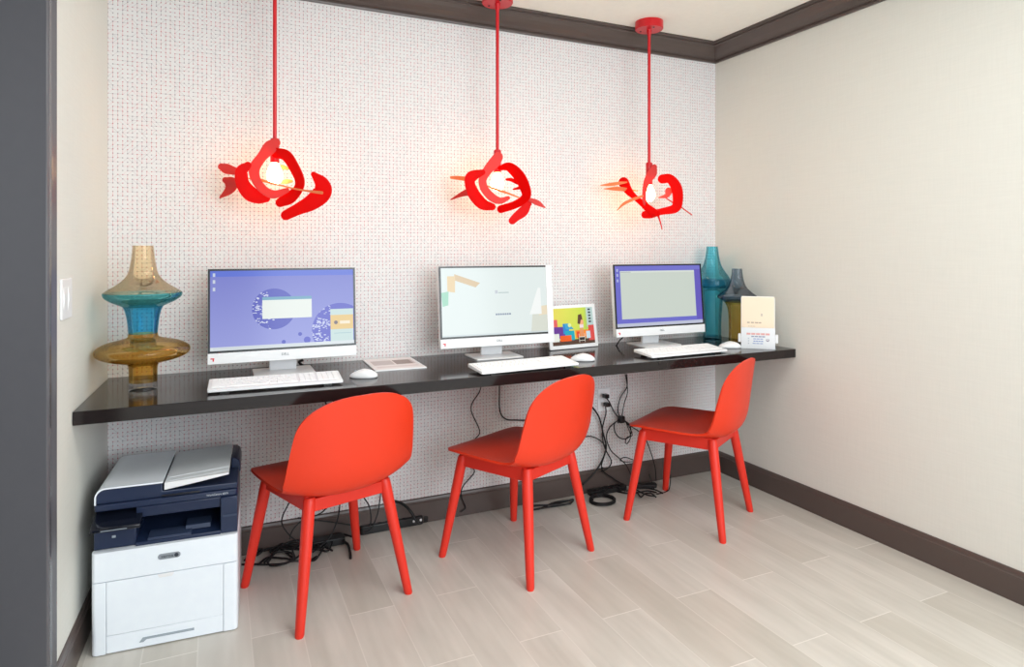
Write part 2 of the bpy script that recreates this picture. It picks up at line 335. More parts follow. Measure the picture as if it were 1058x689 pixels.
def panel_uv(name, c0, ex, ey, w, h, mat, parent, t=0.0006):
    """thin slab w x h, lower-left corner c0, with 0..1 UVs on its front"""
    c0 = Vector(c0); ex = Vector(ex).normalized(); ey = Vector(ey).normalized(); n = ex.cross(ey)
    bm = bmesh.new(); uvl = bm.loops.layers.uv.new('UVMap')
    fr = [bm.verts.new(c0+ex*a*w+ey*b*h+n*t) for a, b in ((0, 0), (1, 0), (1, 1), (0, 1))]
    bk = [bm.verts.new(c0+ex*a*w+ey*b*h) for a, b in ((0, 0), (1, 0), (1, 1), (0, 1))]
    f = bm.faces.new(fr)
    for l, uv in zip(f.loops, ((0, 0), (1, 0), (1, 1), (0, 1))): l[uvl].uv = uv
    bm.faces.new(bk[::-1])
    for i in range(4): bm.faces.new([fr[i], bk[i], bk[(i+1) % 4], fr[(i+1) % 4]])
    me = bpy.data.meshes.new(name); bm.to_mesh(me); bm.free(); me.materials.append(mat)
    o = bpy.data.objects.new(name, me); col.objects.link(o); o.parent = parent; return o
def rrect(x0, x1, y0, y1, r, n=6):
    P = []
    for cx, cy, a in ((x1-r, y1-r, 0), (x0+r, y1-r, 90), (x0+r, y0+r, 180), (x1-r, y0+r, 270)):
        for k in range(n+1):
            t = math.radians(a+90*k/n); P.append((cx+r*math.cos(t), cy+r*math.sin(t)))
    return P

# ------------------------------------------------------------------ the room
YB = -4.2                                   # the room is open towards the lobby behind the camera
XL0 = wall_x(YB)-0.3
struct(MB().box(XL0-1.0, W+0.15, YB, 0.15, -0.1, 0).build('floor', M['floor']))
struct(MB().box(XL0-1.0, W+0.15, YB, 0.15, ZT, ZT+0.1).build('ceiling', M['ceil']))
struct(MB().box(-0.2, W+0.15, 0, 0.15, 0, ZT).build('wall_back', M['wallpaper']))
struct(MB().box(W, W+0.15, YB, 0, 0, ZT).build('wall_right', M['beige']))
# doorway in the left wall
def left_at(px):                            # the y where the left wall plane passes pixel column px
    lo, hi = -2.0, 0.0
    for _ in range(60):
        m = (lo+hi)/2; d = Vector((wall_x(m), m, 1.2))-CAM; x = 529+FPX*d.dot(RT)/d.dot(FW)
        if x < px: lo = m
        else: hi = m
    return lo
YC = left_at(53.0); YJ = left_at(40.5); YO = YJ-0.95
def lp(y, off): return (wall_x(y)+off, y)    # a point on the left wall, off into the room
mb = MB(); mb.prism([lp(0, 0), lp(0, -0.14), lp(YJ+0.012, -0.14), lp(YJ+0.012, 0)], 0, ZT)
mb.prism([lp(YO-0.012, 0), lp(YO-0.012, -0.14), lp(YB, -0.14), lp(YB, 0)], 0, ZT)
mb.prism([lp(YJ+0.012, 0), lp(YJ+0.012, -0.14), lp(YO-0.012, -0.14), lp(YO-0.012, 0)], 2.06, ZT)
struct(mb.build('wall_left', M['beige']))
mb = MB()                                    # jambs, casing with beads, and head
mb.prism([lp(YJ+0.012, 0.004), lp(YJ+0.012, -0.144), lp(YJ, -0.144), lp(YJ, 0.004)], 0, 2.06)
mb.prism([lp(YO, 0.004), lp(YO, -0.144), lp(YO-0.012, -0.144), lp(YO-0.012, 0.004)], 0, 2.06)
mb.prism([lp(YJ, 0.004), lp(YJ, -0.144), lp(YO, -0.144), lp(YO, 0.004)], 2.048, 2.06)
cw = YC-YJ
prof = [(0, 0), (0.0, 0.016), (0.10, 0.020), (0.16, 0.016), (0.30, 0.016), (0.38, 0.012), (0.66, 0.011), (0.72, 0.015), (0.84, 0.017), (0.88, 0.012), (1.0, 0.012), (1.0, 0)]
mb.prism([lp(YJ+a*cw, b) for a, b in prof], 0, 2.06+cw)
mb.prism([lp(YO-a*cw, b) for a, b in prof], 0, 2.06+cw)
mb.prism([lp(YJ+cw, 0), lp(YJ+cw, 0.015), lp(YO-cw, 0.015), lp(YO-cw, 0)], 2.06, 2.06+cw)
struct(mb.build('trim_1', M['jamb'], bevel=0.0015))
dr = struct(MB().prism([lp(YJ-0.003, -0.088), lp(YJ-0.003, -0.128), lp(YO+0.003, -0.128), lp(YO+0.003, -0.088)], 0.006, 2.046).build('door_1', M['doorm'], bevel=0.002))
# crown and baseboards swept round the room
def sweep(prof, path, name, mat):
    mb = MB(); rings = []
    n = len(path)
    for i, p in enumerate(path):
        p = Vector((p[0], p[1], 0)); ds = []
        if i > 0: ds.append((p-Vector((*path[i-1], 0))).normalized())
        if i < n-1: ds.append((Vector((*path[i+1], 0))-p).normalized())
        ns = [Vector((d.y, -d.x, 0)) for d in ds]      # into the room when running left to right along the back
        m = ns[0] if len(ns) == 1 else (ns[0]+ns[1])/(1+ns[0].dot(ns[1]))
        rings.append([(p+m*a)+Vector((0, 0, z)) for a, z in prof])
    return struct(mb.loft(rings).build(name, mat))
hc = ZT-ZC
crown = [(0, ZC), (0.012, ZC), (0.014, ZC+0.006), (0.012, ZC+0.014), (0.02, ZC+0.017), (0.034, ZC+0.024), (0.052, ZC+0.037), (0.066, ZC+0.052), (0.076, ZC+0.066), (0.084, ZC+0.070), (0.084, ZC+0.076), (CP, ZC+0.079), (CP, ZT), (0, ZT)]
cr = sweep(crown, [(wall_x(YB), YB), (0, 0), (W, 0), (W, YB)], 'trim_2', M['trim'])
bb = [(0, 0), (BT, 0), (BT, BH-0.022), (BT-0.003, BH-0.018), (BT-0.003, BH-0.012), (BT-0.006, BH-0.003), (0.004, BH), (0, BH)]
sweep(bb, [lp(YC, 0), (0, 0), (0.4, 0)], 'baseboard_left', M['trim'])
sweep(bb, [(0.4, 0), (W-0.0001, 0)], 'baseboard_back', M['trim'])
sweep(bb, [(W, -0.001), (W, YB)], 'baseboard_right', M['trim'])

# ------------------------------------------------------------------ the wall-hung counter
mb = MB(); mb.prism([(0.002, 0), (W-0.001, 0), (W-0.001, -DD), lp(-DD, 0.002)], DH-DT, DH)
desk = tag(mb.build('wall_counter', M['desk'], bevel=0.0015), 'long dark glossy counter fixed along the patterned wall', 'counter')

# ------------------------------------------------------------------ red shell chairs
def chair_shell():
    prof = [(.252, .412), (.236, .425), (.19, .433), (.10, .430), (-.02, .420), (-.105, .411), (-.168, .414), (-.212, .438), (-.235, .492), (-.248, .590), (-.257, .682), (-.264, .760)]
    hw = [.197, .208, .218, .226, .230, .231, .236, .241, .239, .230, .216, .200]
    lift = [.0, .003, .006, .012, .024, .038, .050, .056, .054, .048, .040, .030]
    per = 10
    C = spline([(0, a, b) for a, b in prof], per); HW = spl1(hw, per); LF = spl1(lift, per)
    L = [0.0]
    for a, b in zip(C, C[1:]): L.append(L[-1]+(b-a).length)
    T = L[-1]
    def samp(d):
        i = 0
        while i < len(L)-2 and L[i+1] < d: i += 1
        t = (d-L[i])/(L[i+1]-L[i]); t = min(max(t, 0), 1)
        c = C[i].lerp(C[i+1], t); tg = C[min(i+2, len(C)-1)]-C[max(i-1, 0)]; tg.normalize()
        return c, tg, HW[i]+(HW[i+1]-HW[i])*t, LF[i]+(LF[i+1]-LF[i])*t
    rf, rt = 0.075, 0.13
    ds = [rf*(1-math.cos(PI/2*k/9))*1.0 for k in range(10)]
    ds[0] = 0.0004
    n = 44; ds += [rf+(T-rf-rt)*k/n for k in range(1, n)]
    ds += [T-rt*(1-math.cos(PI/2*(14-k)/14)) for k in range(0, 15)]
    ds[-1] = T-0.0004
    bm = bmesh.new(); NU = 36; rows = []
    for d in ds:
        c, tg, w, lf = samp(d); nrm = Vector((0, tg.z, -tg.y))
        if d < rf: w *= (1-(1-d/rf)**2.4)**(1/2.4)
        if T-d < rt: w *= (1-(1-(T-d)/rt)**2.7)**(1/2.7)
        row = []
        for k in range(NU+1):
            u = math.sin((k/NU*2-1)*PI/2); x = u*w
            a = abs(x)/0.235
            row.append(bm.verts.new(c+Vector((x, 0, 0))+nrm*lf*a**2.3))
        rows.append(row)
    for a, b in zip(rows, rows[1:]):
        for k in range(NU): bm.faces.new([a[k], b[k], b[k+1], a[k+1]])
    bmesh.ops.recalc_face_normals(bm, faces=bm.faces)
    me = bpy.data.meshes.new('seat_shell'); bm.to_mesh(me); bm.free(); me.materials.append(M['red'])
    for p in me.polygons: p.use_smooth = True
    return me
def make_chair(label, loc, rz):
    t = thing('shell_chair', label, 'chair', loc, rz, 'red chairs at the counter')
    o = bpy.data.objects.new('seat_shell', chair_shell()); col.objects.link(o); o.parent = t
    s = o.modifiers.new('solid', 'SOLIDIFY'); s.thickness = 0.009; s.offset = 0
    b = o.modifiers.new('bevel', 'BEVEL'); b.width = 0.003; b.segments = 2; b.limit_method = 'ANGLE'; b.angle_limit = 1.0
    tops = [(-.165, .165), (.165, .165), (-.142, -.150), (.142, -.150)]
    feet = [(-.229, .222), (.229, .222), (-.205, -.216), (.205, -.216)]
    for (ax, ay), (bx, by) in zip(tops, feet):
        zt = .410 if ay > 0 else .418
        a = Vector((ax, ay, zt)); bt = Vector((bx, by, 0.0))
        pts = [a.lerp(bt, k) for k in (0, .02, .08, .3, .6, .9, .985, 1.0)]
        rad = [.0175, .0207, .0212, .0206, .0185, .0160, .0152, .0132]
        mb = MB(); rings = []
        for p, r in zip(pts, rad): rings.append([p+Vector((r*math.cos(2*PI*k/20), r*math.sin(2*PI*k/20), 0)) for k in range(20)])
        mb.loft(rings).build('leg', M['leg'], t, smooth=True, autosmooth=0.9)
    def rail(a, b, z0, z1, th, name):
        a = Vector((*a, 0)); b = Vector((*b, 0)); d = (b-a).normalized(); n = Vector((-d.y, d.x, 0))*th/2
        mb = MB(); mb.loft([[p-n+Vector((0, 0, z0)), p+n+Vector((0, 0, z0)), p+n+Vector((0, 0, z1)), p-n+Vector((0, 0, z1))] for p in (a, b)]); mb.build(name, M['leg'], t, bevel=0.003)
    rail((-.144, -.150), (.144, -.150), .368, .411, .024, 'rear_rail'); rail((-.167, .166), (.167, .166), .370, .420, .022, 'front_rail')
    rail((-.144, -.150), (-.167, .165), .368, .421, .022, 'side_rail'); rail((.144, -.150), (.167, .165), .368, .421, .022, 'side_rail')
    return t
ch = make_chair('red moulded shell chair nearest the white printer, seat turned to the violet golf ball screen', (.754, -.428, 0), math.radians(16.6))
dup(ch, (1.5165, -.458, 0), math.radians(25.8), 'red moulded shell chair between the other two, in front of the white screen')
dup(ch, (2.4145, -.448, 0), math.radians(29.7), 'red moulded shell chair farthest from the printer, close to the right wall')

# ------------------------------------------------------------------ all-in-one computers
def make_monitor(label, loc, rz, scr, edge=False):  # edge adds the white strip that stands for glare on the right bezel
    t = thing('desktop_computer', label, 'computer', loc, rz, 'white desktop computers on the counter')
    # local: x right, -y to the user, z up from the counter
    MB().prism(rrect(-.113, .113, -.015, .155, .008), 0, .007).build('stand_base', M['white'], t, bevel=.0015)
    mb = MB(); mb.loft([[(-.052, y, z), (.052, y, z), (.052, y+.014, z), (-.052, y+.014, z)] for y, z in ((.095, .006), (.092, .06), (.070, .14), (.055, .20))]); mb.build('stand_neck', M['white'], t, bevel=.003)
    Wd, Hd, Z0 = .548, .357, .060
    T = Matrix.Translation((0, 0, Z0)) @ Matrix.Rotation(math.radians(-5), 4, 'X')
    a = .0405
    MB(T).box(-Wd/2, Wd/2, .004, .030, 0, Hd).build('casing', M['white'], t, bevel=.004)
    MB(T).box(-.19, .19, .028, .062, .03, .27).build('back_housing', M['white'], t, bevel=.012)
    chn = MB(T).box(-Wd/2, Wd/2, -.002, .006, 0, a).build('chin', M['white'], t, bevel=.001)
    bz = MB(T); o0 = [(-Wd/2+.001, a), (Wd/2-.001, a), (Wd/2-.001, Hd-.001), (-Wd/2+.001, Hd-.001)]; g = .0085
    i0 = [(-Wd/2+g, a+g), (Wd/2-g, a+g), (Wd/2-g, Hd-g), (-Wd/2+g, Hd-g)]
    A = [bz.v((x, -.001, z)) for x, z in o0]; B = [bz.v((x, -.001, z)) for x, z in i0]; C2 = [bz.v((x, .004, z)) for x, z in o0]; D2 = [bz.v((x, .004, z)) for x, z in i0]
    for k in range(4):
        j = (k+1) % 4; bz.f([A[k], A[j], B[j], B[k]]); bz.f([A[k], C2[k], C2[j], A[j]]); bz.f([B[k], B[j], D2[j], D2[k]]); bz.f([C2[k], D2[k], D2[j], C2[j]])
    bz.build('bezel', M['bezel'], t)
    R3 = T.to_3x3()
    panel_uv('screen', T @ Vector((-Wd/2+g-.0005, .0022, a+g-.0005)), R3 @ Vector((1, 0, 0)), R3 @ Vector((0, 0, 1)), Wd-2*g+.001, Hd-a-2*g+.001, M[scr], t)
    if edge: MB(T).box(Wd/2-.031, Wd/2-.001, -.0030, .0005, a, Hd-.001).build('glare_strip', M['white'], t, bevel=.0005)  # white strip stands for glare along the right bezel
    text('maker_logo', 'DELL', .0125, M['logo'], chn, T @ Matrix.Translation((0, -.0024, a*.55)) @ Matrix.Rotation(PI/2, 4, 'X'))
    st = MB(T); st.box(-Wd/2+.010, -Wd/2+.023, -.0026, -.0018, .019, .023); st.box(-Wd/2+.017, -Wd/2+.022, -.0026, -.0018, .011, .019); st.build('sticker', M['sticker'], chn)
    return t
make_monitor('white desktop computer showing a violet screen with white dialog box', (.6195, -.225, DH), 0, 's1')
make_monitor('white desktop computer with pale page and tan ribbon mark on screen', (1.527, -.225, DH), math.radians(-1.0), 's2', True)
make_monitor('white desktop computer showing a blank grey page framed in violet', (2.420, -.225, DH), 0, 's3')

def make_keyboard(label, loc, rz):
    t = thing('keyboard', label, 'keyboard', loc, rz, 'white keyboards on the counter')
    w, d = .447, .138
    def zt(y): return .0155+(y+d/2)/d*.0115
    mb = MB(); pl = rrect(-w/2, w/2, -d/2, d/2, .006, 4)
    mb.loft([[(x, y, .0065+(y+d/2)/d*.008) for x, y in pl], [(x, y, zt(y)-.002) for x, y in pl], [(x*.996, y*.99, zt(y)) for x, y in pl]]); mb.build('body', M['white'], t, smooth=True, autosmooth=.6)
    kb = MB(); ky = d/2-.012
    rows = [(.0105, [1]*15), (.0185, [1]*13+[2]), (.0185, [1.5]+[1]*12+[1.5]), (.0185, [1.75]+[1]*11+[2.25]), (.0185, [2.25]+[1]*10+[2.75]), (.0185, [1.25]*3+[6.25]+[1.25]*4)]
    for hgt, ws in rows:
        x = -w/2+.010; U = .283/sum(ws)
        full = [(x0, wd*U) for x0, wd in [(sum(ws[:i])*U+x, ws[i]) for i in range(len(ws))]]
        full += [(x+.289+i*.0188, .0188) for i in range(3)] + [(x+.351+i*.0188, .0188) for i in range(4)]
        for x0, wd in full:
            a, b, c, e = x0+.0009, x0+wd-.0009, ky-hgt+.0009, ky-.0009
            kb.loft([[(a, c, zt(c)-.0005), (b, c, zt(c)-.0005), (b, e, zt(e)-.0005), (a, e, zt(e)-.0005)], [(a+.0012, c+.0012, zt(c)+.0024), (b-.0012, c+.0012, zt(c)+.0024), (b-.0012, e-.0012, zt(e)+.0024), (a+.0012, e-.0012, zt(e)+.0024)]])
        ky -= hgt
    kb.build('keys', M['key'], t)
    for sx in (-.17, .17):
        MB().box(sx-.014, sx+.014, -d/2+.002, -d/2+.012, 0, .0075).build('rubber_foot', M['black'], t)
        MB().box(sx-.014, sx+.014, d/2-.016, d/2-.004, 0, .0150).build('rubber_foot', M['black'], t)
    return t
kb = make_keyboard('white keyboard in front of the violet golf ball screen', (.573, -.414, DH), math.radians(-2.2))
dup(kb, (1.527, -.480, DH), math.radians(3.0), 'white keyboard in front of the pale white screen, behind the middle red chair')
dup(kb, (2.357, -.448, DH), math.radians(1.5), 'white keyboard in front of the blank page screen, nearest the right wall')

def make_mouse(label, loc, rz):
    t = thing('computer_mouse', label, 'mouse', loc, rz, 'white mice on the counter')
    mb = MB(); rings = []
    N = 24
    for z, s_ in ((0, .90), (.004, 1.0), (.010, 1.0), (.017, .95), (.024, .84), (.030, .66), (.034, .42), (.0358, .15)):
        r = []
        for k in range(N):
            a = 2*PI*k/N; x = math.cos(a)*.0305; y = math.sin(a)*.054
            x = math.copysign(abs(math.cos(a))**.8, math.cos(a))*.0305; y = math.copysign(abs(math.sin(a))**.85, math.sin(a))*.054
            zz = z*(1-.35*max(0, y*s_)/.054 - .12*max(0, -y*s_)/.054)
            r.append((x*s_, y*s_, zz))
        rings.append([(a_, b_, c_*.9) for a_, b_, c_ in r])
    mb.loft(rings).build('shell', M['white'], t, smooth=True)
    w_ = MB(Matrix.Translation((0, .030, .0205)) @ Matrix.Rotation(PI/2, 4, 'Y') @ Matrix.Rotation(0, 4, 'X')); w_.loft([[(.0062*math.cos(2*PI*k/14), .0062*math.sin(2*PI*k/14), z) for k in range(14)] for z in (-.0028, .0028)]); w_.build('scroll_wheel', M['pgrey'], t)
    return t
ms = make_mouse('white computer mouse beside the keyboard of the violet golf ball screen, near the flat document', (.888, -.392, DH), math.radians(62))
dup(ms, (1.842, -.416, DH), math.radians(58), 'white computer mouse in front of the colourful framed picture')
dup(ms, (2.703, -.396, DH), math.radians(60), 'white computer mouse beside the brochure holder and the amber vase')

# ------------------------------------------------------------------ glass vases
def vase(name, label, loc, secs, th=.0035, n=64):
    t = thing(name, label, 'vase', loc)
    for pname, prof, mat in secs:
        P = spline([(r, z, 0) for r, z in prof], 6)
        mb = MB(); mb.lathe([(p.x, p.y) for p in P], n); mb.lathe([(max(.002, p.x-th), p.y) for p in P], n)
        mb.build(pname, M[mat], t, smooth=True)
    return t
k = .00102
def lv(rows): return [(a*k*.88, (545-y)*k) for a, y in rows]
v1 = thing('tiered_vase', 'tall tiered glass vase in peach, blue and amber at the counter end above the printer', 'vase', (.1440, -.300, DH))
def vase_parts(t, secs, th=.003):
    for pname, prof, mat in secs:
        P = spline([(r, z, 0) for r, z in prof], 6); m2 = MB()
        out = [(p.x, p.y) for p in P]; inn = [(max(.003, p.x-th), p.y) for p in P]
        m2.lathe(out+inn[::-1]+[out[0]], 64); m2.build(pname, M[mat], t, smooth=True, autosmooth=1.2)
vase_parts(v1, [
    ('upper_cone', lv([(36, 53), (38, 75), (42, 105), (50, 142), (64, 165), (90, 186), (122, 204), (135, 213)]), 'g_peach'),
    ('upper_dish', lv([(135, 213), (136, 219), (130, 230), (112, 242), (86, 253), (70, 260)]), 'g_teal'),
    ('neck', lv([(70, 260), (62, 275), (56, 300), (52, 330), (50, 352)]), 'g_blue'),
    ('lower_bulge', lv([(50, 352), (56, 365), (90, 375), (130, 384), (158, 398), (164, 411), (156, 425), (125, 438), (80, 448), (54, 456)]), 'g_amber'),
    ('foot', lv([(54, 456), (50, 466), (49, 490), (49, 516)]), 'g_olive')])
mb = MB(); mb.lathe([(.001, .0), (.041, .0), (.044, .002), (.044, .028), (.042, .030), (.001, .030)], 64); mb.build('base', M['g_clear'], v1, smooth=True, autosmooth=.6)
k2 = .00124
def rv(rows, y0, kx=k2*.95, kz=k2): return [(a*kx, (y0-y)*kz) for a, y in rows]
v2 = thing('bottle_vase', 'tall blue glass vase in the corner behind the amber one', 'vase', (2.838, -.118, DH))
vase_parts(v2, [
    ('upper_cone', rv([(25, 70), (28, 95), (33, 125), (42, 155), (56, 178), (72, 200), (80, 214)], 478), 'g_cyan'),
    ('ring', rv([(80, 214), (83, 224), (83, 240), (76, 250)], 478), 'g_deep'),
    ('body', rv([(76, 250), (60, 262), (51, 285), (45, 330), (41, 390), (40, 440), (40, 462)], 478), 'g_cyan')])
mb = MB(); mb.lathe([(.001, 0), (.047, 0), (.049, .002), (.049, .018), (.047, .020), (.001, .020)], 48); mb.build('base', M['g_deep'], v2, smooth=True, autosmooth=.6)
v3 = thing('flared_vase', 'shorter smoke and amber glass vase behind the brochure holder', 'vase', (2.850, -.290, DH))
kx = .00114; kz = .00124
vase_parts(v3, [
    ('upper_cone', rv([(22, 158), (25, 185), (31, 212), (44, 238), (66, 258), (84, 270), (87, 277)], 472, kx, kz), 'g_smoke'),
    ('lip', rv([(87, 277), (84, 283), (68, 290), (56, 298)], 472, kx, kz), 'g_smoke'),
    ('body', rv([(56, 298), (47, 312), (40, 335), (37, 370), (36, 430), (37, 462)], 472, kx, kz), 'g_gold')])
mb = MB(); mb.lathe([(.001, 0), (.041, 0), (.043, .002), (.043, .011), (.041, .0125), (.001, .0125)], 48); mb.build('base', M['g_olive'], v3, smooth=True, autosmooth=.6)

# ------------------------------------------------------------------ papers, picture, brochure holder
t = thing('document_sign', 'white framed printed sheet lying flat on the counter beside the mouse', 'document', (1.062, -.166, DH), math.radians(-1.5))
MB().prism(rrect(-.106, .106, -.140, .140, .004), 0, .005).build('frame', M['white'], t, bevel=.001)
panel_uv('printed_sheet', (-.098, -.130, .0048), (1, 0, 0), (0, 1, 0), .196, .262, M['psheet'], t)
t = thing('picture_frame', 'white framed colourful picture leaning beside the pale white screen', 'picture', (1.985, -.098, DH), math.radians(6))
T = Matrix.Rotation(math.radians(-9), 4, 'X'); R3 = T.to_3x3()
MB(T).prism(rrect(-.146, .146, .002, .216, .004), -.004, .006, 'y').build('frame', M['white'], t, bevel=.001)
panel_uv('print', T @ Vector((-.128, -.0042, .020)), R3 @ Vector((1, 0, 0)), R3 @ Vector((0, 0, 1)), .256, .180, M['pic'], t)
MB().prism([(.030, .0), (.055, .0), (.055, .003), (.034, .003), (.022, .11), (.018, .11)], -.04, .04, 'x').build('easel_back', M['white'], t)
t = thing('brochure_holder', 'white brochure holder with cream card beside the right wall', 'brochure holder', (2.806, -.478, DH), math.radians(-43))
MB().prism(rrect(-.080, .080, .0, .105, .003), -.012, -.010, 'y').build('front_pocket', M['clear'], t)
MB().prism(rrect(-.0785, .0785, .003, .250, .003), .012, .014, 'y').build('back_panel', M['white'], t)
MB().box(-.080, .080, -.010, .040, 0, .003).build('foot', M['white'], t)
for sx in (-1, 1): MB().prism(rrect(min(sx*.079, sx*.092), max(sx*.079, sx*.092), .030, .072, .004), -.006, .010, 'y').build('side_tab', M['white'], t, bevel=.001)
panel_uv('card', (-.076, .0105, .045), (1, 0, 0), (0, 0, 1), .152, .212, M['pcard'], t)
panel_uv('pocket_print', (-.0785, -.0098, .003), (1, 0, 0), (0, 0, 1), .157, .101, M['ppocket'], t, t=.0004)

# ------------------------------------------------------------------ printer
t = thing('laser_printer', 'white and navy multifunction printer on the floor under the counter', 'printer', (.0260, -.538, 0), math.radians(-3.2))
PW = .415
mb = MB(); mb.prism(rrect(0, PW, .004, .44, .014), .003, .314); mb.build('body', M['pwhite'], t, bevel=.003)
mb = MB(); mb.prism(rrect(.02, PW-.02, .03, .42, .01), 0, .014); mb.build('foot_frame', M['navyd'], t)
# front cover band, its side posts, door and paper tray
mb = MB(); pl = [(0.0, .03)]+[(.014-.014*math.cos(a*PI/12), .016-.016*math.sin(a*PI/12)) for a in range(0, 7)]+[(PW-.014+.014*math.sin(a*PI/12), .016-.016*math.cos(a*PI/12)) for a in range(0, 7)]+[(PW, .03)]
mb.prism([(x, y-.004) for x, y in pl], .2265, .3165); cov = mb.build('front_cover', M['pwhite'], t, bevel=.0015)
mb = MB(); mb.prism([(x, y-.004) for x, y in pl if x < .2]+[(.040, -.004), (.040, .026)][:1]+[(.040, .026)], .003, .2245); mb.build('side_post', M['pwhite'], t, bevel=.001)
mb = MB(); mb.prism([(.372, .026), (.372, -.004)]+[(x, y-.004) for x, y in pl if x > .2], .003, .2245); mb.build('side_post', M['pwhite'], t, bevel=.001)
dp = MB().box(.0415, .3705, -.0035, .012, .0585, .2245).build('front_door', M['pwhite'], t, bevel=.001)
MB().prism([(.180, .2243), (.228, .2243), (.222, .2135), (.186, .2135)], -.0050, -.0030, 'y').build('grip', M['white'], dp, bevel=.0006)
tr = MB().box(.0415, .3705, -.0030, .012, .004, .0575).build('paper_tray', M['pwhite'], t, bevel=.001)
mb = MB(); mb.prism([(.130, .020), (.140, .034), (.285, .034), (.285, .027), (.150, .027), (.142, .020)], -.0046, -.0028, 'y'); mb.build('handle', M['pgrey'], tr)
# badge
bd = MB().prism(rrect(.182, .246, .270, .288, .0088), -.0062, -.0035, 'y').build('badge', M['pillm'], cov, bevel=.0008)
RX = Matrix.Rotation(PI/2, 4, 'X')
text('wordmark', 'xerox', .0150, M['ink'], cov, Matrix.Translation((.2085, -.0066, .2795)) @ RX)
mb = MB(Matrix.Translation((.2345, -.0064, .279)) @ RX); mb.lathe([(.0001, 0), (.0062, 0), (.0058, .0008), (.0001, .0012)], 20); mb.build('ball_emblem', M['ink'], cov)
# navy middle: frame round the output bay
zb, zs = .318, .436
mb = MB(); mb.box(.004, PW-.004, .30, .43, zb, zs); mb.build('bay_back', M['navyd'], t)
mb = MB(); mb.box(.362, PW-.002, .012, .30, zb, zs); rc = mb.build('right_column', M['navy'], t, bevel=.003)
MB().box(.368, PW-.0015, .0095, .014, .372, .379).build('slot_line', M['navyl'], rc)
mb = MB(); mb.box(.003, .118, .020, .30, zb, .392); lc = mb.build('left_column', M['navy'], t, bevel=.003)
MB().box(.052, .062, .0185, .021, .351, .358).build('mark', M['pgrey'], lc)
mb = MB(); mb.prism([(.012, .316), (.012, .328), (.06, .332), (.30, .352), (.30, .316)], .118, .362, 'x'); ot = mb.build('output_tray', M['navy'], t, bevel=.002)
MB().prism([(.014, .3285), (.020, .3345), (.075, .338), (.075, .330)], .150, .275, 'x').build('tray_ledge', M['navyl'], ot, bevel=.001)
MB().prism([(.045, .333), (.052, .3455), (.105, .349), (.105, .335)], .255, .330, 'x').build('tray_stop', M['navyl'], ot, bevel=.001)
mb = MB(); mb.prism([(.024, zs-.034), (.018, zs), (.30, zs), (.30, zs-.030), (.12, zs-.030)], .118, .362, 'x'); br = mb.build('bay_brow', M['navy'], t, bevel=.002)
mb = MB(); mb.box(.120, .360, .20, .298, .352, .404); mb.build('output_rollers', M['navyd'], t)
# touch panel
mb = MB(); mb.prism([(-.026, .388), (-.026, .399), (.062, .434), (.074, .434), (.074, .391)], .001, .136, 'x'); cp = mb.build('touch_panel', M['touch'], t, bevel=.002)
MB().prism([(-.0272, .3915), (-.0272, .3925), (-.010, .402), (-.010, .3915)], .03, .10, 'x').build('status_strip', M['pgrey'], cp)
# scanner lid
mb = MB(); mb.prism(rrect(.002, PW-.002, .020, .425, .012), zs, .456); mb.build('scanner_bed', M['navy'], t, bevel=.003)
text('model_text', 'WorkCentre 6515', .0085, M['textw'], t, Matrix.Translation((.352, .0185, .4465)) @ RX)
sh = [(.004, .430)]+[(.004+.030*(1-math.cos(a*PI/16)), .476+.029*math.sin(a*PI/16)) for a in range(0, 9)]+[(.190, .505), (.190, .430)]
mb = MB(); mb.prism([(x, z) for x, z in [(.007, .4565)]+[(.007+.028*(1-math.cos(a*PI/16)), .476+.026*math.sin(a*PI/16)) for a in range(0, 9)]+[(.190, .502), (.190, .474), (.412, .474), (.412, .4565)]], .030, .36, 'y'); fl = mb.build('feeder_front', M['navy'], t, bevel=.002)
inn = [(.007, .4555)]+[(.007+.028*(1-math.cos(a*PI/16)), .476+.026*math.sin(a*PI/16)) for a in range(0, 9)]+[(.192, .502)]
out = [(.003, .4555)]+[(.003+.030*(1-math.cos(a*PI/16)), .476+.0305*math.sin(a*PI/16)) for a in range(0, 9)]+[(.192, .5068)]
mb = MB(); mb.prism(out+inn[::-1], .026, .372, 'y'); mb.build('feeder_shell', M['pwhite'], t, smooth=True, autosmooth=.5)
mb = MB(); mb.prism([(.388, .456), (.388, .507), (.400, .507), (.414, .497), (.418, .478), (.418, .456)], .20, .372, 'y'); mb.build('feeder_end_cap', M['navy'], t, bevel=.003)
mb = MB(); mb.prism([(.195, .476), (.300, .490), (.386, .503), (.386, .509), (.195, .499)], .034, .372, 'y'); mb.build('document_tray', M['white'], t, bevel=.001)
MB().box(.190, .300, .018, .021, .4600, .4660).build('lid_grip', M['navyd'], t, bevel=.001)
Tp = Matrix.Translation((.026, -.538, 0)) @ Matrix.Rotation(math.radians(-3.2), 4, 'Z')
for i, (x0, x1, y0, y1, dz) in enumerate(((.198, .384, .040, .335, 0.0), (.204, .386, .075, .362, .0016))):
    mb = MB(Tp)
    def zz(x): return .4998+(x-.195)*.0524+dz
    mb.loft([[(x0, y0, zz(x0)), (x1, y0+.018, zz(x1)), (x1, y1, zz(x1)), (x0, y1, zz(x0))], [(x0, y0, zz(x0)+.0012), (x1, y0+.018, zz(x1)+.0012), (x1, y1, zz(x1)+.0012), (x0, y1, zz(x0)+.0012)]])
    tag(mb.build('paper_sheet', M['sheet'], loc=tuple(Tp @ Vector((x0, y0, zz(x0))))), ['white paper sheet lying lower in the printer feeder tray', 'white paper sheet lying on top in the printer feeder tray'][i], 'paper', 'sheets in the printer feeder')

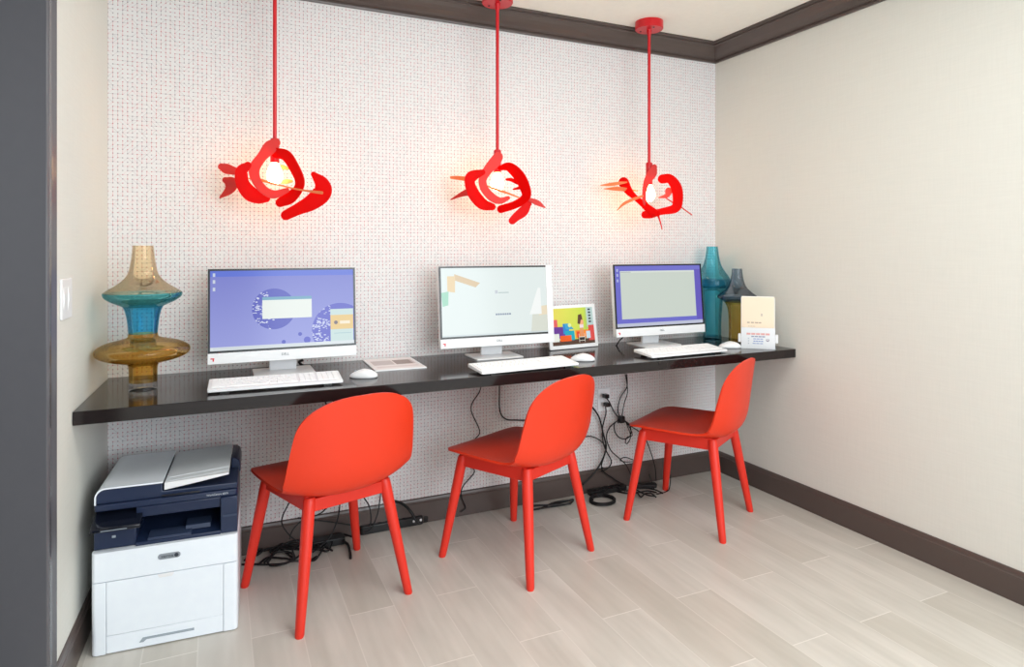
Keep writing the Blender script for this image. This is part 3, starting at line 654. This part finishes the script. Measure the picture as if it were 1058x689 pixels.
# ------------------------------------------------------------------ wall plates
ys = left_at(67.0); base = Vector((wall_x(ys), ys, 1.110)); rz = -math.atan(SL)
t = thing('light_switch', 'white double light switch on the left wall beside the door frame', 'switch', base, rz)
MB().prism(rrect(-.058, .058, -.058, .058, .006), 0, .006, 'x').build('wall_plate', M['white'], t, bevel=.002)
for sy in (-.026, .026): MB().prism([(.004, -.033), (.0065, -.033), (.0090, .0), (.0065, .033), (.004, .033)], sy-.0165, sy+.0165, 'y').build('rocker', M['white'], t, bevel=.0008)
c = on_y(623.5, 412.5, 0)
t = thing('wall_outlet', 'white wall outlet under the counter between the middle and far chairs', 'outlet', (c.x, 0, c.z))
pl = MB().prism(rrect(-.036, .036, -.058, .058, .005), -.006, 0, 'y').build('cover_plate', M['white'], t, bevel=.0015)
for sz in (-.021, .021): MB().prism(rrect(-.017, .017, sz-.014, sz+.014, .008), -.0075, -.005, 'y').build('socket', M['white'], t)

# ------------------------------------------------------------------ pendant lamps
def blade(rd, dep, pts, hws, d0, tu, tv, sc_, name, mat, parent, th=.003):
    """flat cut plate: centreline (u right, v up, metres), half widths; it stands in its own tilted plane"""
    P = spline([(a*sc_, -b*sc_, 0) for a, b in pts], 8); H = spl1([h*sc_ for h in hws], 8)
    H = [max(h, .0008) for h in H]
    L_, R_ = [], []
    for i, p in enumerate(P):
        d = (P[min(i+1, len(P)-1)]-P[max(i-1, 0)]).normalized(); n = Vector((-d.y, d.x, 0))
        L_.append(p+n*H[i]); R_.append(p-n*H[i])
    def cap(p, d, h, sgn):
        n = Vector((-d.y, d.x, 0)); return [p+n*h*math.cos(a)+d*h*math.sin(a) for a in [PI*k/8 for k in range(1, 8)]]
    dE = (P[-1]-P[-2]).normalized(); dS = (P[0]-P[1]).normalized()
    capE = cap(P[-1], dE, H[-1], 1); capS = cap(P[0], dS, H[0], 1)
    nrm = (FW*-1 + RT*tu + UP*tv).normalized()
    def to3(p):
        q = d0+tu*p.x+tv*p.y; return (RT*p.x+UP*p.y)*(1+q/dep)+rd*q
    mb = MB(); off = nrm*th/2
    def strip(sgn):
        a = [mb.v(to3(q)+off*sgn) for q in L_]; b = [mb.v(to3(q)+off*sgn) for q in R_]
        e = [mb.v(to3(q)+off*sgn) for q in capE]; s = [mb.v(to3(q)+off*sgn) for q in capS]
        for i in range(len(a)-1): mb.f([a[i], a[i+1], b[i+1], b[i]])
        mb.f([a[-1]]+e+[b[-1]]); mb.f([b[0]]+s+[a[0]])
        return a+e+b[::-1]+s
    f1 = strip(1); f2 = strip(-1); n = len(f1)
    for i in range(n): mb.f([f1[i], f1[(i+1) % n], f2[(i+1) % n], f2[i]])
    return mb.build(name, M[mat], parent)
YL = -.195
LX = [.583, 1.529, 2.362]
LB = [(281.4, 179.0), (517.4, 187.9), (672.7, 199.6)]            # bulb centres in the photo, for height
def lamp(i, label, crop_o, crop_s, bc, blades):
    c = on_y(LB[i][0], LB[i][1], YL); x = LX[i]
    t = thing('pendant_lamp', label, 'lamp', (x, YL, c.z), 0, 'red pendant lamps over the counter')
    zt = ZT-c.z
    cn = MB(Matrix.Translation((0, 0, zt))); cn.lathe([(.001, 0), (.069, 0), (.070, -.003), (.070, -.036), (.067, -.040), (.001, -.041)], 40); cn = cn.build('canopy', M['lampred'], t, smooth=True, autosmooth=.6)
    for a in (2.2, 4.6): MB(Matrix.Translation((.045*math.cos(a), .045*math.sin(a), zt-.0425))).lathe([(.0001, -.001), (.004, -.001), (.0045, .002), (.0001, .003)], 12).build('screw', M['black'], cn)
    sz = (LB[i][1]-(168 if i == 2 else 155 if i == 1 else 143))/ (FPX/((Vector((x, YL, c.z))-CAM).dot(FW)))
    mb = MB(); mb.tube([(0, 0, zt-.038), (0, 0, sz-.01)], .0075, 14); mb.tube([(0, 0, zt-.040), (0, 0, zt-.075)], .011, 14, taper=[.013, .008]); mb.build('rod', M['lampred'], t, smooth=True, autosmooth=.8)
    mb = MB(); mb.lathe([(.001, sz), (.014, sz), (.017, sz-.006), (.017, .045), (.014, .040), (.001, .040)], 24); mb.build('lamp_socket', M['lampred'], t, smooth=True, autosmooth=.6)
    mb = MB(); mb.lathe([(.0005, -.044), (.012, -.041), (.024, -.031), (.030, -.016), (.030, -.002), (.025, .016), (.017, .032), (.0135, .042), (.0005, .043)], 24); mb.build('bulb', M['bulb'], t, smooth=True)
    s = ((Vector((x, YL, c.z))-CAM).dot(FW))/FPX/crop_s
    cv = Vector((x, YL, c.z))-CAM; dep = cv.dot(FW); rd = cv/dep
    off = (on_y(LB[i][0], LB[i][1], YL)-Vector((x, YL, c.z))).dot(RT)
    for name, mat, pts, hw, d0, tu, tv in blades:
        b = blade(rd, dep, [(a-bc[0]+off/s, q-bc[1]) for a, q in pts], hw, d0, tu, tv, s, name, mat, t)
    return t
lamp(0, 'red pendant lamp above the violet golf ball screen, with wide curled blade at its right', None, 5.74, (410, 340), [
    ('shade_blade', 'red_sheen', [(428, 158), (392, 188), (348, 240), (302, 310), (312, 380), (360, 440), (420, 465), (495, 440)], [28, 40, 30, 33, 28, 25, 24, 14], -.062, .25, .15),
    ('shade_blade', 'blade', [(432, 218), (490, 235), (535, 300), (570, 380), (560, 435), (510, 485), (455, 512)], [30, 32, 30, 28, 28, 36, 28], -.030, -.35, -.15),
    ('shade_blade', 'blade', [(262, 292), (226, 330), (232, 400), (275, 458), (330, 482), (372, 488)], [22, 38, 40, 45, 38, 24], -.045, .45, -.2),
    ('shade_blade', 'blade', [(652, 345), (700, 400), (702, 455), (640, 512), (560, 552), (488, 588)], [16, 44, 56, 48, 35, 30], -.052, .2, -.1),
    ('shade_blade', 'red_sheen', [(105, 300), (135, 312), (180, 325)], [20, 30, 24], .03, .2, -.2),
    ('shade_blade', 'red_sheen', [(130, 380), (165, 400), (150, 440), (98, 484)], [18, 38, 26, 4], -.01, -.3, .2),
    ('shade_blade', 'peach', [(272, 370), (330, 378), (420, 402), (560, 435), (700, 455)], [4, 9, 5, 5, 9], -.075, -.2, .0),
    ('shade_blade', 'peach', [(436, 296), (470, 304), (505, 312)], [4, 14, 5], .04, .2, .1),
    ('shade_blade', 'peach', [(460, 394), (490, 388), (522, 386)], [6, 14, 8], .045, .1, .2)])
lamp(1, 'red pendant lamp above the pale white screen, between the two other lamps', None, 6.89, (430, 330), [
    ('shade_blade', 'red_sheen', [(410, 155), (385, 192), (335, 250), (300, 320), (320, 390), (378, 448), (430, 465), (482, 446)], [36, 40, 33, 28, 28, 28, 22, 14], -.062, .25, .15),
    ('shade_blade', 'blade', [(425, 232), (490, 225), (555, 282), (598, 360), (610, 435), (540, 490), (432, 525)], [16, 33, 40, 38, 32, 28, 28], -.030, -.35, -.15),
    ('shade_blade', 'blade', [(300, 262), (226, 292), (210, 340), (240, 420), (300, 488), (368, 508)], [20, 40, 36, 42, 40, 26], -.045, .45, -.2),
    ('shade_blade', 'blade', [(628, 485), (590, 540), (540, 580), (512, 608)], [22, 36, 30, 26], -.055, .2, -.1),
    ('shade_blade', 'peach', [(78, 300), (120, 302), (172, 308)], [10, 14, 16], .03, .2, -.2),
    ('shade_blade', 'red_sheen', [(75, 458), (140, 425), (200, 402)], [3, 14, 26], -.01, -.3, .2),
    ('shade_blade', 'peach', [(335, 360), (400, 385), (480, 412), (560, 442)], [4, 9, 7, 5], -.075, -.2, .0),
    ('shade_blade', 'red_sheen', [(632, 455), (690, 480), (745, 514)], [12, 19, 4], -.06, .3, .1),
    ('shade_blade', 'blade', [(472, 314), (505, 316), (545, 335)], [8, 13, 14], -.020, -.2, .1),
    ('shade_blade', 'blade', [(520, 384), (545, 378), (575, 370)], [5, 9, 14], -.022, -.2, .1)])
lamp(2, 'red pendant lamp nearest the right wall with thin pointed blades', None, 7.655, (480, 380), [
    ('shade_blade', 'red_sheen', [(504, 172), (486, 225), (448, 285), (428, 360), (424, 420), (434, 462)], [20, 36, 26, 16, 15, 18], -.045, .6, .0),
    ('shade_blade', 'blade', [(262, 296), (300, 362), (350, 412), (410, 462), (470, 512), (528, 542)], [42, 32, 22, 25, 32, 24], -.055, -.5, .2),
    ('shade_blade', 'blade', [(568, 268), (628, 268), (678, 335), (690, 430), (668, 500), (560, 526), (480, 548), (432, 550)], [36, 36, 42, 40, 36, 26, 30, 30], -.050, .35, .15),
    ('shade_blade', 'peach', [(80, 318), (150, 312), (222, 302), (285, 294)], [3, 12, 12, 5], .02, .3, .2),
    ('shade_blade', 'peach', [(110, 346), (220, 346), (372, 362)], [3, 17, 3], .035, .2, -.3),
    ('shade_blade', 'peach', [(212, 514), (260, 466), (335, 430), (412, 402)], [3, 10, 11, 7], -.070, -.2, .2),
    ('shade_blade', 'red_sheen', [(540, 415), (600, 400), (618, 366)], [5, 18, 30], .03, -.2, .2),
    ('shade_blade', 'red_sheen', [(598, 420), (650, 455)], [4, 4], .03, .2, .2),
    ('shade_blade', 'red_sheen', [(712, 488), (800, 552)], [4, 4], -.02, .2, .2),
    ('shade_blade', 'blade', [(536, 560), (552, 612), (565, 664)], [7, 4, 3], -.055, .2, .2)])

# ------------------------------------------------------------------ cables, adapters, power strip
def cable(pts, label, r=.0035, group=None, name='power_cable', plug=None):
    P = spline(pts, 8); loc = P[0]
    mb = MB(); mb.tube(P, r, 8)
    o = mb.build(name, M['cable'], smooth=True, loc=tuple(loc)); tag(o, label, 'cable', group)
    if plug is not None:
        q = MB().prism(rrect(-.013, .013, -.010, .010, .004), -.030, 0, 'y').build('plug', M['black'], o, bevel=.002)
    return o
def w8(x, y): return (590+x/4.59, 380+y/4.59)
def wallpts(pts, Y): return [on_y(a, b, Y if not isinstance(Y, list) else Y[i]) for i, (a, b) in enumerate(pts)]
cable(wallpts([(497, 399), (495, 405.5), (486.6, 422), (495.6, 445.5), (489, 457), (487, 480), (490, 488), (478, 503), (477, 514), (481, 524), (476, 529)], -.022), 'thin black cable hanging down the patterned wall behind the middle chair seat', .0026)
cable(wallpts([(516, 397), (516, 402), (516.5, 424), (522, 432.5), (533, 434), (552, 433), (568, 424), (574, 399)], -.022), 'black cable looping from the counter to behind the middle chair back', .0034)
def plugged(pts8, label, Y0, r=.0034):
    pts = wallpts([w8(*p) for p in pts8], -.03); pts[0].y = -.034
    return cable(pts, label, r, plug=True)
g8 = 'black cables hanging between the middle and far chairs'
a = plugged([(155, 130), (180, 160), (205, 210), (235, 245)], 'black cable plugged into the upper wall socket', -.03)
b = plugged([(160, 170), (165, 215), (150, 280), (150, 340), (165, 390), (190, 440), (180, 470), (148, 490), (150, 470)], 'black cable plugged into the lower wall socket', -.03)
cable(wallpts([w8(*p) for p in [(264, 30), (265, 90), (235, 140), (222, 200), (235, 242)]], -.026), 'black cable hanging from the counter to the knot of cables', .003, g8)
cable(wallpts([w8(*p) for p in [(258, 30), (268, 110), (252, 170), (240, 236)]], -.036), 'second black strand hanging from the counter to the knot, its right side', .0026, g8)
cable(wallpts([w8(*p) for p in [(235, 245), (207, 262), (207, 300), (228, 330), (258, 336), (282, 318), (278, 270), (240, 246), (222, 262)]], -.042), 'round black loop of cable below the knot on the wall', .0030, g8)
cable(wallpts([w8(*p) for p in [(262, 262), (282, 322), (268, 358), (258, 352), (266, 330), (290, 318), (270, 270), (228, 232)]], -.05), 'small black loop hanging under the round cable loop', .0024, g8)
cable(wallpts([w8(*p) for p in [(40, 62), (62, 130), (86, 172), (112, 200), (135, 240), (152, 310), (166, 378), (142, 450), (100, 510), (55, 555)]], -.03), 'thick black cable sweeping down from behind the middle chair back', .0046, g8)
cable(wallpts([w8(*p) for p in [(-60, 70), (-80, 220), (-30, 330), (30, 350), (60, 330), (100, 326), (140, 346), (164, 378), (156, 420), (146, 480), (200, 525), (240, 548)]], -.038), 'black cable arching out from the middle chair seat side', .003, g8)
cable(wallpts([w8(*p) for p in [(232, 242), (185, 280), (168, 330), (188, 390), (230, 430), (262, 462), (285, 510), (300, 545)]], -.048), 'black cable curving from the knot down towards the far chair leg', .003, g8)
cable(wallpts([w8(*p) for p in [(230, 434), (258, 424), (300, 438), (330, 440), (290, 445), (255, 446), (232, 438)]], -.056), 'flat black cable loop beside the far chair front leg', .0024, g8)
cable(wallpts([w8(*p) for p in [(246, 240), (282, 275), (320, 300), (350, 330), (378, 400), (398, 470), (404, 535)]], -.05), 'black cable running from the knot behind the far chair', .0028, g8)
tag(MB().box(-.016, .016, -.020, .012, -.018, .018).build('cable_tie_knot', M['black'], bevel=.006), 'black tied knot where the hanging cables meet', 'cable knot')
kn = bpy.data.objects['cable_tie_knot']; kp = on_y(*w8(236, 243), -.040); kn.location = kp

def floor_pts(pts, z=.006, jitter=0):
    out = []
    for i, (x, y) in enumerate(pts):
        p = on_z(x, y, z)
        p.y = min(p.y, -.024); out.append(p)
    return out
# coil of cable on the floor between the middle and far chairs
cc = on_z(622.5, 517.5, .006); pts = []
for kq in range(0, 43):
    a = kq/12*2*PI; rr = .066-.006*((kq/12) % 2)+.002*math.sin(kq*1.3)
    pts.append((cc.x+rr*math.cos(a), cc.y+rr*math.sin(a)*.95, .0045+.0045*(kq/12)))
cable(pts, 'round coil of black cable on the floor between middle and far chairs', .0042)
def strip(name, label, p0, p1, w, h, mat='black', outlets=5):
    p0 = Vector(p0); p1 = Vector(p1); d = p1-p0; L_ = d.length; t = thing(name, label, 'power strip' if outlets else 'adapter', (p0+p1)/2, math.atan2(d.y, d.x))
    MB().prism(rrect(-L_/2, L_/2, -w/2, w/2, .012), 0, h).build('body', M['black'], t, bevel=.004)
    for i in range(outlets):
        x = -L_/2+.05+(L_-.1)*i/max(1, outlets-1)
        s = MB(Matrix.Translation((x, 0, h))); s.lathe([(.001, .0012), (.014, .0012), (.016, -.001), (.001, -.001)], 20); s = s.build('outlet', M['bezel'], t)
    return t
a, b = on_z(372, 553, 0), on_z(437, 541, 0)
a.y += .02; b.y += .02
ps = strip('power_strip', 'long black power strip on the floor behind the nearest red chair', (a.x, a.y, 0), (b.x, b.y, 0), .055, .038, outlets=6)
for i, x in enumerate((.118, .150)): 
    MB(Matrix.Translation((x-.02, -.0285, .022)) @ Matrix.Rotation(PI/2, 4, 'X')).lathe([(.0005, .001), (.005, .001), (.006, -.001), (.0005, -.001)], 14).build('indicator_button', M['white'], ps)
c = (Vector((b.x+.035, b.y+.006, .018)))
t = thing('power_plug', 'black plug at the end of the power strip behind the nearest chair', 'plug', (c.x, c.y, 0), .19)
MB().prism(rrect(-.034, .034, -.017, .017, .007), 0, .030).build('body', M['black'], t, bevel=.004)
cable([c+Vector((.03, .006, .0)), c+Vector((.08, .02, -.006)), c+Vector((.16, .03, -.013)), c+Vector((.24, .06, -.013)), c+Vector((.34, .075, -.013))], 'black cable along the baseboard between the nearest and middle chairs', .0042)
cable(wallpts([(404, 517), (415, 520), (424, 528), (430, 538), (434, 541)], [-.03, -.05, -.08, -.10, -.105]), 'thick black cable arching down onto the power strip end', .0065)
a, b = on_z(318, 556, 0), on_z(352, 551, 0)
strip('black_box', 'black box added for the shadowed mass in the cable heap behind the nearest chair', (a.x, min(a.y, -.06), 0), (b.x, min(b.y, -.06), 0), .05, .032, outlets=0)  # dark box added to fill out the heap's mass of shadow and cables
cable([on_y(313, 372, -.07), on_y(309, 375, -.06)+Vector((0, 0, .004)), on_y(314, 378, -.05), on_y(322, 378, -.035), on_y(325, 380, -.012)], 'black cable behind the stand of the violet golf ball screen', .0055)
cable([on_y(645, 347, -.13), on_y(640, 352, -.12), on_y(636, 357.5, -.10), on_y(627, 360.2, -.085), on_y(622, 359, -.02)], 'black cable on the counter behind the blank page screen', .0035)
# heap behind the nearest chair
heap = 'black cables in the heap behind the nearest chair'
hl = 'black cable in the tangled heap on the floor between the printer and power strip'
def c2(x, y): return (240+x/4.81, 500+y/4.81)
H = [
 [(40, 400), (100, 410), (180, 405), (250, 400), (300, 395), (380, 380), (420, 360)],
 [(60, 380), (120, 345), (200, 330), (300, 325), (400, 330), (480, 300), (540, 285)],
 [(110, 330), (125, 312), (150, 320), (145, 350), (120, 355), (112, 335)],
 [(180, 385), (220, 350), (290, 345), (300, 380), (250, 410), (190, 405), (175, 385)],
 [(160, 390), (230, 300), (300, 270), (400, 250), (500, 262), (560, 270)],
 [(370, 360), (400, 385), (430, 360), (470, 300), (500, 260)],
 [(380, 345), (420, 330), (450, 300), (500, 275), (560, 290)],
 [(200, 340), (260, 300), (330, 290), (420, 280), (520, 255), (600, 262)],
 [(130, 400), (170, 370), (210, 372), (260, 380), (310, 372), (380, 330), (440, 280)],
 [(555, 285), (575, 310), (585, 345), (588, 368)],
]
for q in range(7):
    x0, y0 = 250+40*q, 345-8*q+random.uniform(-8, 8)
    H.insert(9, [(x0+random.uniform(-70, 70), y0+random.uniform(-38, 30)) for _ in range(6)])
for i, pl_ in enumerate(H):
    P = floor_pts([c2(*p) for p in pl_], .006+.004*(i % 4))
    for j, p in enumerate(P): p.z += .010*math.sin(j*1.9+i)**2 if 0 < j < len(P)-1 else 0
    lab = {len(H)-1: 'black cable end sticking out on the floor beside the nearest chair front right leg', 2: 'small black cable ring on the floor close to the printer side'}.get(i, hl)
    cable(P, lab, .0042 if i != len(H)-1 else .0055, heap)
for i, pl_ in enumerate([[(520, -470), (440, -200), (330, 10), (275, 108), (250, 160), (248, 200), (280, 250), (330, 290)], [(520, -480), (560, -220), (545, 20), (535, 95), (530, 140), (515, 200), (480, 270), (400, 340)], [(640, -490), (600, -220), (620, 0), (655, 68), (680, 110), (690, 170), (682, 215)], [(440, -480), (520, -200), (515, 40), (470, 115), (430, 150), (350, 180), (300, 230), (285, 275)], [(720, -500), (700, -250), (735, 0), (730, 105), (715, 170), (690, 220), (655, 240)], [(325, 168), (420, 180), (500, 190), (600, 206)]]):
    L_ = ['black cable dropping behind the nearest chair left side close to the printer', 'black cable dropping behind the nearest chair seat into the heap', 'black cable dropping to the power strip behind the nearest chair right side', 'slanting black cable behind the nearest chair rear rail', 'black cable leaning against the nearest chair right rear leg', 'level black cable crossing the baseboard behind the nearest chair'][i]
    cable(wallpts([c2(*p) for p in pl_], [-.022-.018*max(0, j-2) for j in range(len(pl_))] if i != 5 else -.03), L_, .003)
# adapters and cables along the baseboard behind the far chair
for i, (x0, y0, x1, y1, w, h, lab) in enumerate([(606, 510.5, 642, 503, .045, .026, 'long black power strip on the floor along the baseboard behind the cable coil'), (657, 504.5, 678, 503, .040, .022, 'black power adapter on the floor behind the far chair front leg')]):
    a, b = on_z(x0, y0, 0), on_z(x1, y1, 0)
    a.y = min(a.y, -.045); b.y = min(b.y, -.045)
    strip('power_strip' if i == 0 else 'black_box', lab, (a.x, a.y, 0), (b.x, b.y, 0), w, h, outlets=4 if i == 0 else 0)
def c6(x, y): return (535+x/6.41, 490+y/6.41)
lab6 = 'flat black cable bundle on the floor behind the middle chair right rear leg'
for i, pl_ in enumerate([[(60, 235), (75, 210), (130, 205), (220, 200), (310, 180), (365, 165), (350, 190), (250, 210), (120, 230), (70, 245)], [(65, 240), (150, 225), (230, 190), (300, 175), (370, 170)], [(70, 215), (160, 205), (260, 200), (350, 195)]]):
    cable(floor_pts([c6(*p) for p in pl_], .005+.006*i), lab6, .0042, 'cables in the flat bundle behind the middle chair')
lab7 = 'black cable in the small tangle on the floor under the far chair'
for i, pl_ in enumerate([[(640, 110), (720, 125), (800, 120), (860, 110), (920, 120)], [(790, 120), (815, 150), (840, 130), (880, 125), (915, 150)], [(560, 120), (640, 90), (720, 110), (800, 90), (900, 100), (960, 125)], [(780, 100), (850, 135), (910, 145)]]):
    cable(floor_pts([c6(*p) for p in pl_], .006+.007*i), lab7, .004, 'cables in the tangle under the far chair')
cable(wallpts([c6(*p) for p in [(1012, 0), (1010, 50), (1000, 100), (965, 122), (920, 130)]], [-.14, -.15, -.16, -.17, -.18]), 'thin black cable hanging down the far chair front right leg', .0028)
cable(wallpts([c6(*p) for p in [(870, 0), (890, 60), (905, 110), (910, 135)]], [-.06, -.08, -.12, -.14]), 'thin black cable dropping to the floor under the far chair', .0026)

# ------------------------------------------------------------------ light
wd = bpy.data.worlds.new('world'); sc.world = wd; wd.use_nodes = True
bg = wd.node_tree.nodes['Background']; bg.inputs[0].default_value = (0.87, 0.94, 1.0, 1); bg.inputs[1].default_value = 1.12
def area(name, loc, rot, sx, sy, power, colr):
    l = bpy.data.lights.new(name, 'AREA'); l.shape = 'RECTANGLE'; l.size = sx; l.size_y = sy; l.energy = power; l.color = colr
    o = bpy.data.objects.new(name, l); col.objects.link(o); o.location = loc; o.rotation_euler = rot; return o
area('ceiling_panel_light', (1.35, -1.75, ZT-.02), (0, 0, 0), 1.5, .9, 19, (0.98, 0.99, 0.97))
area('lobby_fill_light', (2.1, -4.6, 1.6), (math.radians(84), 0, math.radians(10)), 2.6, 1.8, 92, (0.87, 0.95, 1.0))  # unseen fill source, added behind the camera and turned to brighten the left wall

# ------------------------------------------------------------------ camera and view
cd = bpy.data.cameras.new('camera'); cam = bpy.data.objects.new('camera', cd); col.objects.link(cam)
cd.sensor_fit = 'HORIZONTAL'; cd.sensor_width = 36.0; cd.lens = FPX/1058*36.0
cd.shift_x = 0.0; cd.shift_y = (HZ-344.5)/1058
cd.clip_start = 0.02
cam.location = CAM; cam.rotation_euler = (PI/2, 0, -YAW)
sc.camera = cam
vs = sc.view_settings; vs.view_transform = 'Standard'; vs.look = 'None'; vs.exposure = 0.04; vs.gamma = 1.0; vs.use_curve_mapping = False
sc.cycles.transparent_max_bounces = 24
